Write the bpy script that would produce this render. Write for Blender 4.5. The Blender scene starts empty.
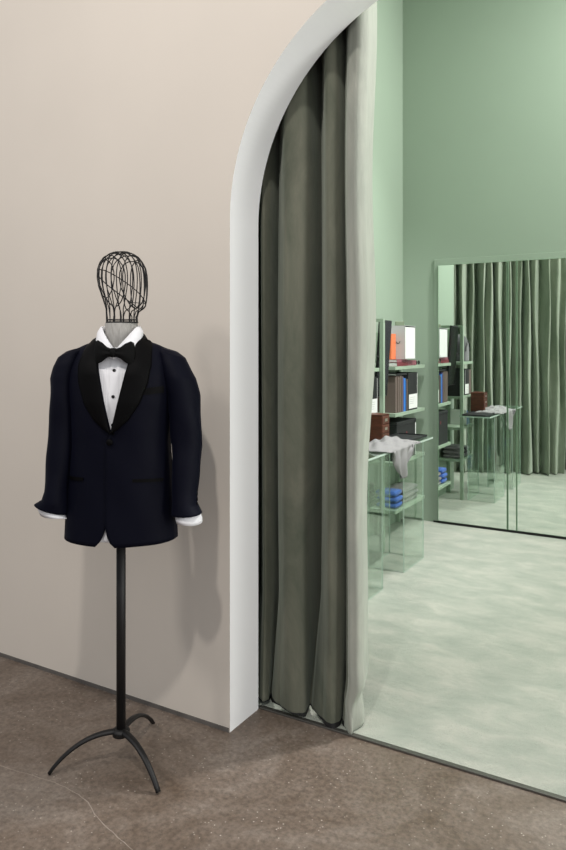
import bpy, bmesh, math, random
from mathutils import Vector, Matrix
random.seed(4)
C = bpy.context.scene.collection
PI = math.pi
R = math.radians

# ---------------------------------------------------------------- helpers
def clamp(v, a, b): return max(a, min(b, v))
def lerp(a, b, t): return a + (b - a) * t
def interp(pts, x):
    if x <= pts[0][0]: return pts[0][1]
    for (a, va), (b, vb) in zip(pts, pts[1:]):
        if x <= b:
            t = (x - a) / (b - a)
            t = t * t * (3 - 2 * t) * .35 + t * .65
            return lerp(va, vb, t)
    return pts[-1][1]

def obj(name, verts, faces, m, parent=None, smooth=False, solid=0.0, offset=-1.0, sub=0, bev=0.0):
    me = bpy.data.meshes.new(name)
    me.from_pydata([tuple(v) for v in verts], [], faces)
    me.validate(); me.update()
    o = bpy.data.objects.new(name, me); C.objects.link(o)
    for mm in (m if isinstance(m, (list, tuple)) else [m]): me.materials.append(mm)
    if parent: o.parent = parent
    if smooth:
        for p in me.polygons: p.use_smooth = True
    if solid:
        s = o.modifiers.new('solid', 'SOLIDIFY'); s.thickness = solid; s.offset = offset
    if bev:
        b = o.modifiers.new('bevel', 'BEVEL'); b.width = bev; b.segments = 2; b.limit_method = 'ANGLE'; b.angle_limit = R(40)
    if sub:
        s = o.modifiers.new('sub', 'SUBSURF'); s.levels = sub; s.render_levels = sub
    return o

class MB:
    def __init__(s): s.v = []; s.f = []
    def add(s, v, f):
        n = len(s.v); s.v += [tuple(p) for p in v]; s.f += [tuple(i + n for i in q) for q in f]
    def box(s, x0, x1, y0, y1, z0, z1, rot=0, c=None):
        v = [Vector((x, y, z)) for x in (x0, x1) for y in (y0, y1) for z in (z0, z1)]
        if rot:
            c = Vector(c or ((x0+x1)/2, (y0+y1)/2, 0)); M = Matrix.Rotation(rot, 3, 'Z')
            v = [M @ (p - c) + c for p in v]
        s.add(v, [(0,1,3,2),(4,6,7,5),(0,4,5,1),(2,3,7,6),(0,2,6,4),(1,5,7,3)])
    def tube(s, pts, r, n=8, closed=False, cap=True, rr=None):
        pts = [Vector(p) for p in pts]; N = len(pts); v = []; f = []
        up = Vector((0, 0, 1)); prev = None
        for i, p in enumerate(pts):
            if closed: t = pts[(i+1) % N] - pts[i-1]
            else: t = pts[min(i+1, N-1)] - pts[max(i-1, 0)]
            t.normalize()
            if prev is None:
                a = t.cross(up)
                if a.length < .1: a = t.cross(Vector((1, 0, 0)))
            else: a = prev - t * prev.dot(t)
            a.normalize(); prev = a; b = t.cross(a)
            q = rr[i] if rr else (r, r)
            if not isinstance(q, tuple): q = (q, q)
            for k in range(n):
                an = 2 * PI * k / n
                v.append(p + a * math.cos(an) * q[0] + b * math.sin(an) * q[1])
        M = N if closed else N - 1
        for i in range(M):
            for k in range(n):
                j = (i + 1) % N
                f.append((i*n+k, i*n+(k+1) % n, j*n+(k+1) % n, j*n+k))
        if cap and not closed:
            f.append(tuple(range(n))[::-1]); f.append(tuple((N-1)*n+k for k in range(n)))
        s.add(v, f)
    def loft(s, rings, closed=True, cap=False):
        n = len(rings[0]); v = [p for r in rings for p in r]; f = []
        for i in range(len(rings) - 1):
            for k in range(n if closed else n - 1):
                f.append((i*n+k, i*n+(k+1) % n, (i+1)*n+(k+1) % n, (i+1)*n+k))
        if cap:
            f.append(tuple(range(n))[::-1]); f.append(tuple((len(rings)-1)*n+k for k in range(n)))
        s.add(v, f)
    def build(s, name, m, parent=None, **k): return obj(name, s.v, s.f, m, parent, **k)

def box(name, x0, x1, y0, y1, z0, z1, m, parent=None, bev=0.0, rot=0, c=None, **k):
    b = MB(); b.box(x0, x1, y0, y1, z0, z1, rot, c); return b.build(name, m, parent, bev=bev, **k)

def tag(o, label, cat, group=None):
    o['label'] = label; o['category'] = cat
    if group: o['group'] = group
    return o
def struct(o): o['kind'] = 'structure'; return o
def thing(name, label, cat, loc=(0, 0, 0), rz=0, group=None):
    o = bpy.data.objects.new(name, None); C.objects.link(o)
    o.empty_display_size = .05; o.location = loc; o.rotation_euler = (0, 0, rz)
    return tag(o, label, cat, group)

# ---------------------------------------------------------------- materials
def nodes(name):
    m = bpy.data.materials.new(name); m.use_nodes = True
    t = m.node_tree; b = t.nodes['Principled BSDF']; return m, t, b
def N(t, kind, **k):
    n = t.nodes.new(kind)
    for a, v in k.items():
        if a in n.inputs: n.inputs[a].default_value = v
        else: setattr(n, a, v)
    return n
def ramp(t, src, stops, inter='LINEAR'):
    r = t.nodes.new('ShaderNodeValToRGB'); r.color_ramp.interpolation = inter
    e = r.color_ramp.elements
    while len(e) < len(stops): e.new(.5)
    for el, (p, c) in zip(e, stops): el.position = p; el.color = (*c, 1) if len(c) == 3 else c
    t.links.new(src, r.inputs[0]); return r
def coords(t, scale=(1, 1, 1), which='Object'):
    c = t.nodes.new('ShaderNodeTexCoord'); mp = t.nodes.new('ShaderNodeMapping'); mp.inputs['Scale'].default_value = scale
    t.links.new(c.outputs[which], mp.inputs[0]); return mp.outputs[0]

def mat(name, col, rough=.6, metal=0, spec=.5, sheen=0, sheen_tint=None, var=0, vscale=8, vs=(1, 1, 1), bump=0, bscale=60, bs=(1, 1, 1), coat=0):
    m, t, b = nodes(name)
    b.inputs['Base Color'].default_value = (*col, 1); b.inputs['Roughness'].default_value = rough
    b.inputs['Metallic'].default_value = metal; b.inputs['Specular IOR Level'].default_value = spec
    b.inputs['Sheen Weight'].default_value = sheen; b.inputs['Coat Weight'].default_value = coat
    if sheen_tint: b.inputs['Sheen Tint'].default_value = (*sheen_tint, 1)
    b.inputs['Sheen Roughness'].default_value = .45
    if var:
        n = N(t, 'ShaderNodeTexNoise', Scale=vscale, Detail=5.0); t.links.new(coords(t, vs), n.inputs['Vector'])
        r = ramp(t, n.outputs[0], [(.3, tuple(c * (1 - var) for c in col)), (.7, tuple(min(1, c * (1 + var)) for c in col))])
        t.links.new(r.outputs[0], b.inputs['Base Color'])
    if bump:
        n = N(t, 'ShaderNodeTexNoise', Scale=bscale, Detail=3.0); t.links.new(coords(t, bs), n.inputs['Vector'])
        bp = N(t, 'ShaderNodeBump', Strength=bump, Distance=.004); t.links.new(n.outputs[0], bp.inputs['Height'])
        t.links.new(bp.outputs[0], b.inputs['Normal'])
    return m

M = {}
M['plaster'] = mat('beige_plaster', (.66, .605, .535), .85, spec=.2, var=.025, vscale=1.5, bump=.05, bscale=90)
M['white'] = mat('white_paint', (.87, .87, .865), .5, spec=.3)
M['green_wall'] = mat('green_paint', (.275, .345, .270), .6, spec=.3, var=.02, vscale=1.2, bump=.03, bscale=90)
M['green_metal'] = mat('green_metal', (.31, .40, .30), .4, spec=.5)
M['green_dark'] = mat('green_frame_paint', (.20, .31, .20), .5)
M['gap'] = mat('black_rubber', (.008, .008, .008), .7)
M['shadow_trim'] = mat('grey_shadow_trim', (.12, .11, .10), .6, var=.3, vscale=9)
M['iron'] = mat('black_iron', (.007, .0065, .0065), .5, spec=.35, var=.2, vscale=30, bump=.15, bscale=120)
M['wool'] = mat('navy_wool', (.0018, .0021, .0068), .62, spec=.09, sheen=.02, sheen_tint=(.3, .35, .7), bump=.12, bscale=500)
M['satin'] = mat('black_satin', (.0014, .0013, .0015), .6, spec=.08, bump=.1, bscale=260)
M['velvet'] = mat('black_velvet', (.003, .003, .003), .8, spec=.15, bump=.2, bscale=400)
M['cotton'] = mat('white_cotton', (.80, .80, .82), .75, spec=.2, bump=.08, bscale=500)
M['linen'] = mat('grey_linen', (.34, .33, .31), .9, spec=.1, var=.15, vscale=160, vs=(1, 1, .25), bump=.4, bscale=400)
M['stud'] = mat('black_onyx', (.004, .004, .004), .2)
M['metal'] = mat('threshold_metal', (.16, .155, .14), .4, metal=.8)
M['silver'] = mat('silver_metal', (.7, .7, .68), .3, metal=1)
M['paper'] = mat('white_paper', (.74, .75, .73), .6, spec=.2)
M['black_card'] = mat('black_card', (.010, .011, .012), .6)
M['grey_card'] = mat('grey_card', (.44, .45, .45), .6)
M['walnut'] = mat('reddish_wood', (.10, .030, .016), .4, var=.35, vscale=12, vs=(1, .3, 6))
M['red'] = mat('red_cloth_cover', (.16, .02, .03), .6)
M['maroon'] = mat('maroon_patterned_cover', (.22, .07, .09), .6, var=.7, vscale=90)
M['orange'] = mat('orange_cover', (.78, .20, .08), .55)
M['blue'] = mat('bright_blue_cover', (.03, .20, .66), .5)
M['navy'] = mat('navy_cover', (.02, .04, .10), .55)
M['brown'] = mat('brown_cover', (.09, .062, .05), .6)
M['taupe'] = mat('taupe_cover', (.14, .105, .09), .6)
M['violet'] = mat('violet_cover', (.10, .10, .25), .6)
M['olive'] = mat('olive_tin', (.16, .20, .13), .5)
M['grey_knit'] = mat('grey_folded_knit', (.14, .13, .135), .9, sheen=.3, var=.2, vscale=60, bump=.5, bscale=120)
M['blue_knit'] = mat('blue_folded_cotton', (.035, .11, .42), .85, sheen=.2, bump=.3, bscale=120)
M['felt'] = mat('charcoal_felt', (.035, .034, .04), .9, sheen=.5, bump=.3, bscale=150)
M['screen'] = mat('dark_screen', (.006, .007, .007), .18)

def mk_garment():
    m, t, b = nodes('striped_grey_shirting')
    n = N(t, 'ShaderNodeTexWave', Scale=40.0, Distortion=2.0); n.bands_direction = 'DIAGONAL'; t.links.new(coords(t), n.inputs['Vector'])
    r = ramp(t, n.outputs[0], [(.0, (.17, .17, .19)), (.5, (.25, .24, .24)), (1, (.33, .32, .31))])
    t.links.new(r.outputs[0], b.inputs['Base Color']); b.inputs['Roughness'].default_value = .8
    return m
M['garment'] = mk_garment()

def mk_curtain(name, c1, c2, sheen):
    m, t, b = nodes(name)
    v = coords(t)
    n = N(t, 'ShaderNodeTexNoise', Scale=4.5, Detail=9.0, Roughness=.68, Distortion=.9); t.links.new(coords(t, (1, 1, .4)), n.inputs['Vector'])
    r = ramp(t, n.outputs[0], [(.36, c1), (.66, c2)])
    t.links.new(r.outputs[0], b.inputs['Base Color']); b.inputs['Roughness'].default_value = .75
    b.inputs['Specular IOR Level'].default_value = .2
    b.inputs['Sheen Weight'].default_value = sheen; b.inputs['Sheen Roughness'].default_value = .5
    b.inputs['Sheen Tint'].default_value = (.85, .95, .82, 1)
    n2 = N(t, 'ShaderNodeTexNoise', Scale=18.0, Detail=5.0); t.links.new(coords(t, (1, 1, .35)), n2.inputs['Vector'])
    bp = N(t, 'ShaderNodeBump', Strength=.5, Distance=.008); t.links.new(n2.outputs[0], bp.inputs['Height']); t.links.new(bp.outputs[0], b.inputs['Normal'])
    return m
M['curtain'] = mk_curtain('olive_velvet', (.082, .092, .066), (.150, .150, .112), .25)
M['binding'] = M['gap']
M['lit_velvet'] = mk_curtain('olive_velvet_lit', (.25, .262, .225), (.33, .335, .29), .4)  # olive velvet again, paler: light on the leading edge put into the colour
M['rear_curtain'] = mk_curtain('sage_velvet', (.19, .225, .17), (.30, .33, .265), .6)

def mk_carpet():
    m, t, b = nodes('mint_plush_carpet')
    n = N(t, 'ShaderNodeTexNoise', Scale=3.6, Detail=9.0, Roughness=.68, Distortion=.35); t.links.new(coords(t, (1, 1.7, 1)), n.inputs['Vector'])
    r = ramp(t, n.outputs[0], [(.36, (.335, .365, .31)), (.50, (.40, .42, .36)), (.64, (.49, .49, .425))])
    n3 = N(t, 'ShaderNodeTexNoise', Scale=420.0, Detail=2.0); t.links.new(coords(t), n3.inputs['Vector'])
    mx = N(t, 'ShaderNodeMix', data_type='RGBA', blend_type='MULTIPLY'); mx.inputs[0].default_value = .5
    r3 = ramp(t, n3.outputs[0], [(.3, (.72, .72, .72)), (.7, (1, 1, 1))])
    t.links.new(r.outputs[0], mx.inputs[6]); t.links.new(r3.outputs[0], mx.inputs[7]); t.links.new(mx.outputs[2], b.inputs['Base Color'])
    b.inputs['Roughness'].default_value = .95; b.inputs['Specular IOR Level'].default_value = .1
    b.inputs['Sheen Weight'].default_value = .35; b.inputs['Sheen Tint'].default_value = (.9, 1, .9, 1)
    bp = N(t, 'ShaderNodeBump', Strength=.6, Distance=.008); t.links.new(n3.outputs[0], bp.inputs['Height'])
    bp2 = N(t, 'ShaderNodeBump', Strength=.35, Distance=.03); t.links.new(n.outputs[0], bp2.inputs['Height'])
    t.links.new(bp.outputs[0], bp2.inputs['Normal']); t.links.new(bp2.outputs[0], b.inputs['Normal'])
    return m
M['carpet'] = mk_carpet()

def mk_concrete():
    m, t, b = nodes('polished_concrete')
    v = coords(t)
    n = N(t, 'ShaderNodeTexNoise', Scale=2.2, Detail=11.0, Roughness=.68, Distortion=.6); t.links.new(v, n.inputs['Vector'])
    base = ramp(t, n.outputs[0], [(.34, (.105, .074, .052)), (.5, (.170, .132, .104)), (.66, (.245, .205, .172))])
    n2 = N(t, 'ShaderNodeTexNoise', Scale=55.0, Detail=5.0, Roughness=.7); t.links.new(v, n2.inputs['Vector'])
    r2 = ramp(t, n2.outputs[0], [(.35, (.66, .66, .66)), (.65, (1.15, 1.15, 1.15))])
    mx = N(t, 'ShaderNodeMix', data_type='RGBA', blend_type='MULTIPLY'); mx.inputs[0].default_value = 1
    t.links.new(base.outputs[0], mx.inputs[6]); t.links.new(r2.outputs[0], mx.inputs[7])
    # pale aggregate specks
    vo = N(t, 'ShaderNodeTexVoronoi', Scale=46.0, Randomness=1.0); t.links.new(v, vo.inputs['Vector'])
    r3 = ramp(t, vo.outputs['Distance'], [(.09, (1, 1, 1)), (.14, (0, 0, 0))])
    nm = N(t, 'ShaderNodeTexNoise', Scale=5.0, Detail=3.0); t.links.new(v, nm.inputs['Vector'])
    r4 = ramp(t, nm.outputs[0], [(.42, (0, 0, 0)), (.58, (.7, .7, .7))])
    mu = N(t, 'ShaderNodeMath', operation='MULTIPLY'); t.links.new(r3.outputs[0], mu.inputs[0]); t.links.new(r4.outputs[0], mu.inputs[1])
    mx2 = N(t, 'ShaderNodeMix', data_type='RGBA'); mx2.inputs[7].default_value = (.52, .46, .40, 1)
    t.links.new(mu.outputs[0], mx2.inputs[0]); t.links.new(mx.outputs[2], mx2.inputs[6])
    t.links.new(mx2.outputs[2], b.inputs['Base Color'])
    rr = ramp(t, n.outputs[0], [(.3, (.36,)*3), (.7, (.52,)*3)]); t.links.new(rr.outputs[0], b.inputs['Roughness'])
    b.inputs['Specular IOR Level'].default_value = .45
    bp = N(t, 'ShaderNodeBump', Strength=.12, Distance=.004); t.links.new(n2.outputs[0], bp.inputs['Height']); t.links.new(bp.outputs[0], b.inputs['Normal'])
    return m
M['concrete'] = mk_concrete()
M['crack'] = mat('concrete_crack_filler', (.30, .25, .21), .7)
M['fleck'] = mat('pale_fleck', (.62, .58, .53), .6)

def mk_glass(name, tint):
    m = bpy.data.materials.new(name); m.use_nodes = True; t = m.node_tree; t.nodes.clear()
    o = t.nodes.new('ShaderNodeOutputMaterial'); tr = t.nodes.new('ShaderNodeBsdfTransparent'); g = t.nodes.new('ShaderNodeBsdfGlossy')
    tr.inputs[0].default_value = (*tint, 1); g.inputs['Roughness'].default_value = .01
    g.inputs['Color'].default_value = (.9, 1, .93, 1)
    lw = N(t, 'ShaderNodeLayerWeight', Blend=.5); pw = N(t, 'ShaderNodeMath', operation='POWER'); pw.inputs[1].default_value = 4.5
    ma = N(t, 'ShaderNodeMath', operation='MULTIPLY_ADD'); ma.inputs[1].default_value = .9; ma.inputs[2].default_value = .045
    mx = t.nodes.new('ShaderNodeMixShader')
    t.links.new(lw.outputs['Facing'], pw.inputs[0]); t.links.new(pw.outputs[0], ma.inputs[0])
    t.links.new(ma.outputs[0], mx.inputs[0]); t.links.new(tr.outputs[0], mx.inputs[1]); t.links.new(g.outputs[0], mx.inputs[2])
    t.links.new(mx.outputs[0], o.inputs[0]); return m
M['glass'] = mk_glass('clear_glass', (.965, .985, .972))
M['glass_edge'] = mat('glass_edge', (.50, .62, .54), .15, spec=.8)
M['mirror'] = mat('mirror_silver', (.88, .93, .89), .0, metal=1)

# ---------------------------------------------------------------- setting
YF, YB = 2.27, 2.475          # front / back face of the arch wall
CX, CZ, RA = -.695, 1.985, .875
H = 5.0
XL = -2.22                    # left wall of the green room
XA = -2.95                    # curtained alcove
YBACK = 5.830
def floor_plane(name, x0, x1, y0, y1, z, m, th=.1):
    o = box(name, x0, x1, y0, y1, z - th, z, m); return struct(o)
floor_plane('floor', -6, 5, -4, 2.485, 0, M['concrete'])
cp = floor_plane('carpet_floor', XA - .1, 2.9, 2.497, 6.0, .006, M['carpet'], .106)
tr = struct(box('trim_1', CX - RA, CX + RA, 2.478, 2.499, 0.0, .008, M['metal'], bev=.002))

# arch wall: front face, back face, reveal
NA = 120
arch = [(CX - RA, 0.0)] + [(CX - RA * math.cos(PI * i / NA), CZ + RA * math.sin(PI * i / NA)) for i in range(NA + 1)] + [(CX + RA, 0.0)]
XW0, XW1 = -6.0, 5.0
def outer_pts():
    pts = []
    for i, (x, z) in enumerate(arch):
        if i == 0: pts.append((XW0, 0.0))
        elif i == len(arch) - 1: pts.append((XW1, 0.0))
        else:
            k = i - 1
            if k == 0: pts.append((XW0, CZ))
            elif k == NA: pts.append((XW1, CZ))
            else:
                a = PI * k / NA; dx, dz = -math.cos(a), math.sin(a)
                t1 = (H - CZ) / dz; tx = ((XW0 - CX) / dx if dx < -1e-6 else ((XW1 - CX) / dx if dx > 1e-6 else 1e9))
                t_ = min(t1, tx); pts.append((CX + dx * t_, CZ + dz * t_))
    return pts
op = outer_pts()
v, f, mi = [], [], []
n = len(arch)
for Y in (YF, YB):
    v += [(x, Y, z) for x, z in arch] + [(x, Y, z) for x, z in op]
for i in range(n - 1):
    f.append((i, n + i, n + i + 1, i + 1)[::-1]); mi.append(0)
    b0 = 2 * n
    f.append((b0 + i, b0 + i + 1, b0 + n + i + 1, b0 + n + i)[::-1]); mi.append(2)
    f.append((i, i + 1, b0 + i + 1, b0 + i)); mi.append(1)
# corners above the diagonal outer polygon
def corner(xc, pa, pb):
    for Y, mm in ((YF, 0), (YB, 2)):
        k = len(v); v.extend([(xc, Y, H), (pa[0], Y, pa[1]), (pb[0], Y, pb[1])]); f.append((k, k+1, k+2)); mi.append(mm)
for i in range(n - 1):
    a, b_ = op[i], op[i + 1]
    if a[0] == XW0 and a[1] < H and b_[1] == H: corner(XW0, a, b_)
    if b_[0] == XW1 and b_[1] < H and a[1] == H: corner(XW1, a, b_)
k = len(v)
v += [(XW0, YF, H), (XW1, YF, H), (XW1, YB, H), (XW0, YB, H)]; f.append((k, k+1, k+2, k+3)); mi.append(0)
wf = obj('wall_front', v, f, [M['plaster'], M['white'], M['green_wall']])
for p, q in zip(wf.data.polygons, mi): p.material_index = q
struct(wf)
# dark grey strip, the baseboard's shadow gap at the wall foot put into colour
struct(box('baseboard_shadow_front', XW0, CX - RA - .004, YF - .004, YF + .02, 0.0, .016, M['shadow_trim']))
struct(box('baseboard_shadow_front', CX + RA + .004, XW1, YF - .004, YF + .02, 0.0, .016, M['shadow_trim']))

# green room shell
struct(box('wall_left', XL - .12, XL, 4.28, 6.0, 0, H, M['green_wall']))
struct(box('wall_alcove', XA - .1, XA, YB, 4.4, 0, H, M['green_wall']))
struct(box('wall_alcove_return', XA, XL - .12, 4.28, 4.4, 0, H, M['green_wall']))
struct(box('wall_back', XL, 2.9, YBACK, 6.0, 0, H, M['green_wall']))
struct(box('wall_right', 2.8, 2.9, YB, YBACK, 0, H, M['green_wall']))
struct(box('ceiling', XA - .1, 2.9, YB, 6.0, H, H + .1, M['green_wall']))
# raised door surround around the mirrors
YM = 5.80
def onp(px, Y):   # x position on a plane of constant y
    th = R(30.4); k = (px - 283) / 711
    return Y * (-math.sin(th) + k * math.cos(th)) / (math.cos(th) + k * math.sin(th))
mx0, mx1, mx2 = onp(438, YM), onp(507.2, YM), onp(517, YM)
ZT = 2.165
b = MB()
b.box(mx0 - .040, mx0 - .006, YBACK - .012, YBACK, .0, ZT + .055)
b.box(mx0 - .006, 2.6, YBACK - .012, YBACK, ZT + .003, ZT + .055)
struct(b.build('trim_2', M['green_wall'], bev=.002))
b = MB(); b.box(mx0 - .045, 2.6, YBACK - .012, YBACK, .0, .02); struct(b.build('trim_3', M['gap']))

def mirror_door(name, x0, x1, y, label, rot=0):
    w = x1 - x0
    r = thing(name, label, 'mirror', (x0 if rot == 0 else x1, y, 0), rot)
    a, bb = (0, w) if rot == 0 else (-w, 0)
    box('glass_panel', a + .004, bb - .004, -.002, .003, .030, ZT, M['mirror'], r)
    bk = MB(); bk.box(a + .002, bb - .002, .0032, .028, .026, ZT); bk.build('backing_board', M['green_dark'], r)
    e = MB(); e.box(a, a + .004, -.004, .028, .026, ZT); e.box(bb - .004, bb, -.004, .028, .026, ZT)
    e.build('edge_strip', M['green_dark'], r)
    k = MB(); k.box(a, bb, .004, .028, .007, .0258); k.build('bottom_track', M['gap'], r)
    return r
mirror_door('mirror_door', mx0, mx1, YM, 'tall mirror panel nearest the shelves, reflecting the glass table and shelves')
mirror_door('mirror_strip', mx1 + .006, mx2 - .004, YM + .001, 'very narrow mirror strip between the two wide mirror panels')
mirror_door('mirror_door', mx2, mx2 + 1.0, YM, 'tall mirror panel at the right edge of the photo, reflecting mostly curtain and carpet')

# ---------------------------------------------------------------- curtains
def smooth_path(pts, n=10):
    out = []
    P = [Vector(p) for p in pts]
    for i in range(len(P) - 1):
        p0, p1, p2, p3 = P[max(i-1, 0)], P[i], P[i+1], P[min(i+2, len(P)-1)]
        for k in range(n):
            t = k / n
            out.append(.5 * ((2*p1) + (-p0+p2)*t + (2*p0-5*p1+4*p2-p3)*t*t + (-p0+3*p1-3*p2+p3)*t**3))
    out.append(P[-1]); return out

def curtain(name, path, z0f, z1, label, sway, th=.004, parent=None, m='curtain', keep=None, push=0):
    P = smooth_path(path, 14 if keep else 10); full = len(P) - 1; i0, i1 = 0, full; nz = 110; n = len(P); v = []; f = []
    acc = [0]
    for a, b_ in zip(P, P[1:]): acc.append(acc[-1] + (b_ - a).length)
    n = i1 - i0 + 1
    for j in range(nz + 1):
        for i in range(i0, i1 + 1):
            p = P[i]; s = acc[i]; zb = z0f(i / full, s); t = (j / nz) ** 1.25
            z = lerp(zb, z1, t)
            dx, dy = sway(s, z, i / full)
            v.append((p.x + dx, p.y + dy, z))
    for j in range(nz):
        for i in range(n - 1):
            if keep and not keep((i + .5) / full, v[j*n+i][2]): continue
            f.append((j*n+i, j*n+i+1, (j+1)*n+i+1, (j+1)*n+i))
    o = obj(name, v, f, M[m], parent, smooth=True, solid=th, offset=0)
    o.modifiers['solid'].use_rim = True
    return tag(o, label, 'curtain') if label else o

def px2(px, Y): return onp(px, Y)
front = [(-1.80, 2.70), (-1.72, 2.62), (-1.665, 2.72), (px2(260, 2.66), 2.70), (px2(262, 2.58), 2.60), (px2(267, 2.545), 2.545), (px2(272, 2.56), 2.56), (px2(277, 2.60), 2.60), (px2(281, 2.66), 2.67), (px2(280.5, 2.60), 2.62), (px2(284, 2.53), 2.535),
         (px2(291, 2.507), 2.507), (px2(303, 2.515), 2.515), (px2(313, 2.57), 2.575), (px2(322, 2.68), 2.69), (px2(322.5, 2.62), 2.64), (px2(326, 2.535), 2.54), (px2(332, 2.508), 2.508), (px2(340, 2.535), 2.54),
         (px2(347, 2.60), 2.61), (px2(352, 2.68), 2.69), (px2(349.5, 2.60), 2.60), (px2(350.5, 2.54), 2.545), (px2(353.5, 2.51), 2.512), (px2(359, 2.507), 2.507),
         (px2(365, 2.53), 2.53), (px2(370, 2.575), 2.575), (px2(374, 2.65), 2.65), (px2(376, 2.74), 2.74)]
NF = len(front) - 1
UL = 22 / NF
def pathy(u):
    q = clamp(u, 0, 1) * NF; k = min(int(q), NF - 1)
    return lerp(front[k][1], front[k+1][1], q - k)
def sway1(s, z, u):
    a = .008 * math.sin(z * 1.3 + s * 5) * (1 if u > .1 else 0)
    e = 0.0; g = 0.0
    if u > .70:
        q = clamp((u - .70) / .3, 0, 1)
        g = -.050 * q * clamp((1.5 - z) / 1.5, 0, 1) ** 1.2 + .010 * q * math.sin(z * 5)
        k = math.exp(-(z / .09) ** 2)
        e = .020 * k * math.sin(u * 55) + .020 * q * math.exp(-((z - .20) / .05) ** 2) - .026 * math.exp(-((z - .11) / .035) ** 2) * q
    py = pathy(u)
    fl = -.55 * (py - 2.486) * clamp(1 - z / .45, 0, 1) * (1 if u < .72 else 0) if .1 < u else 0
    return (a * .7 + e * .6 + g, fl + .004 * math.sin(u * 90 + z * .8) + .004 * math.sin(z * 2.7 + s * 11) - abs(e) * .2 + .008 * clamp(u - .7, 0, 1))
hem = lambda u, s: .009 + .010 * (1 + math.sin(s * 18)) * (1 if u < .7 else .2)
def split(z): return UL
front = [(x, y - .022) for x, y in front]
cur = thing('curtain', 'olive velvet curtain with brightly lit leading edge just inside the left of the arch', 'curtain', (0, 0, 0))
curtain('drape', front, hem, 3.35, None, sway1, parent=cur, keep=lambda u, z: u < split(z))
curtain('leading_edge', front, hem, 3.35, None, sway1, parent=cur, keep=lambda u, z: u >= split(z), m='lit_velvet')
curtain('hem_binding', front, lambda u, s: hem(u, s) - .002, .026, None, sway1, parent=cur, th=.007, keep=lambda u, z: u < UL and z < hem(u, 0) + .9, m='binding')
rear = []
a0, a1 = Vector((-2.66, 3.36)), Vector((-1.34, 2.90))
L = 27
for i in range(L + 1):
    t = i / L; p = a0.lerp(a1, t)
    nrm = Vector((.37, .93)).normalized()
    amp = .085 * (1 + .55 * math.sin(i * 1.7)) * (1 if i % 2 else -1) * (1 if i < L - 1 else .4)
    tan = Vector((.93, -.37)) * .012 * math.sin(i * 2.3)
    rear.append(p + nrm * amp + tan)
def sway2(s, z, u):
    return (.03 * math.sin(s * 4.3 + 1) * (z / 2.5 - .5) + .008 * math.sin(z * 4 + s * 9), .012 * math.sin(s * 6 + z * 2))
curtain('curtain', rear, lambda u, s: .012 + .006 * (1 + math.sin(s * 20)), 3.35,
        'long pleated pale green velvet curtain seen reflected in the mirror panels', sway2, m='rear_curtain')
# tracks hidden above the arch
for nm, pa, pb, lb in (('curtain_rail', (-1.85, 2.64), (-1.08, 2.62), 'slim white rail carrying the curtain inside the arch'),):
    b = MB(); b.tube([(pa[0], pa[1], 3.385), (pb[0], pb[1], 3.385)], .02); tag(b.build(nm, M['white'], smooth=True), lb, 'rail')
b = MB(); b.tube([(-2.7, 3.34, 3.385), (-1.15, 2.72, 3.385)], .02); tag(b.build('curtain_rail', M['white'], smooth=True), 'slim white rail carrying the long reflected curtain', 'rail')

# ---------------------------------------------------------------- floor cracks and flecks
def ground(px, py):
    th = R(30.4); d = 711 * 1.5 / (py - 345); r = (px - 283) / 711 * d
    return Vector((-math.sin(th) * d + math.cos(th) * r, math.cos(th) * d + math.sin(th) * r, 0))
def ribbon(name, pts, w, m):
    P = smooth_path([ground(*p) for p in pts], 6); v = []; f = []
    for i, p in enumerate(P):
        t = (P[min(i+1, len(P)-1)] - P[max(i-1, 0)]).normalized(); a = Vector((-t.y, t.x, 0)); ww = w * random.uniform(.5, 1.2)
        j = a * random.uniform(-.002, .002)
        v += [p + j + a * ww + Vector((0, 0, .0008)), p + j - a * ww + Vector((0, 0, .0008))]
        if i: k = 2 * i; f.append((k-2, k-1, k+1, k))
    return struct(obj(name, v, f, m))
ribbon('trim_4', [(-10, 763), (20, 772), (60, 785), (85, 800), (97, 817), (112, 832), (130, 848), (140, 860)], .0016, M['crack'])

# ---------------------------------------------------------------- mannequin
MX, MY = -1.791, 1.905
RZ = R(28)
mq = thing('mannequin_stand', 'black iron tailor mannequin with wire cage head and curved tripod foot', 'mannequin', (MX, MY, 0), RZ)
b = MB(); b.tube([(0, 0, .105), (0, 0, .92)], .0165, 20); b.build('pole', M['iron'], mq, smooth=True)
b = MB()
rings = []
for z, r in ((.100, .018), (.102, .030), (.118, .032), (.124, .028), (.128, .019)):
    rings.append([(r * math.cos(a * PI / 12), r * math.sin(a * PI / 12), z) for a in range(24)])
b.loft(rings, cap=True); b.build('hub', M['iron'], mq, smooth=True, bev=.001)
# legs: feet measured in the world, brought to local frame
Minv = Matrix.Translation((MX, MY, 0)) @ Matrix.Rotation(RZ, 4, 'Z'); Minv.invert()
for px, py in ((49, 775), (158.5, 794), (153, 724)):
    ft = Minv @ ground(px, py)
    d = Vector((ft.x, ft.y, 0)); Lg = d.length; d.normalize()
    pts = []; rr = []
    for i in range(17):
        t = i / 16
        x = lerp(.012, Lg, t)
        z = .114 * (1 - t ** 2.2) ** .9 + .004 + .004 * math.sin(t * PI)
        pts.append((d.x * x, d.y * x, max(z, .005))); rr.append((lerp(.0145, .0095, t), lerp(.0095, .0060, t)))
    b = MB(); b.tube(pts, .01, 10, rr=rr); b.build('leg', M['iron'], mq, smooth=True)

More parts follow.
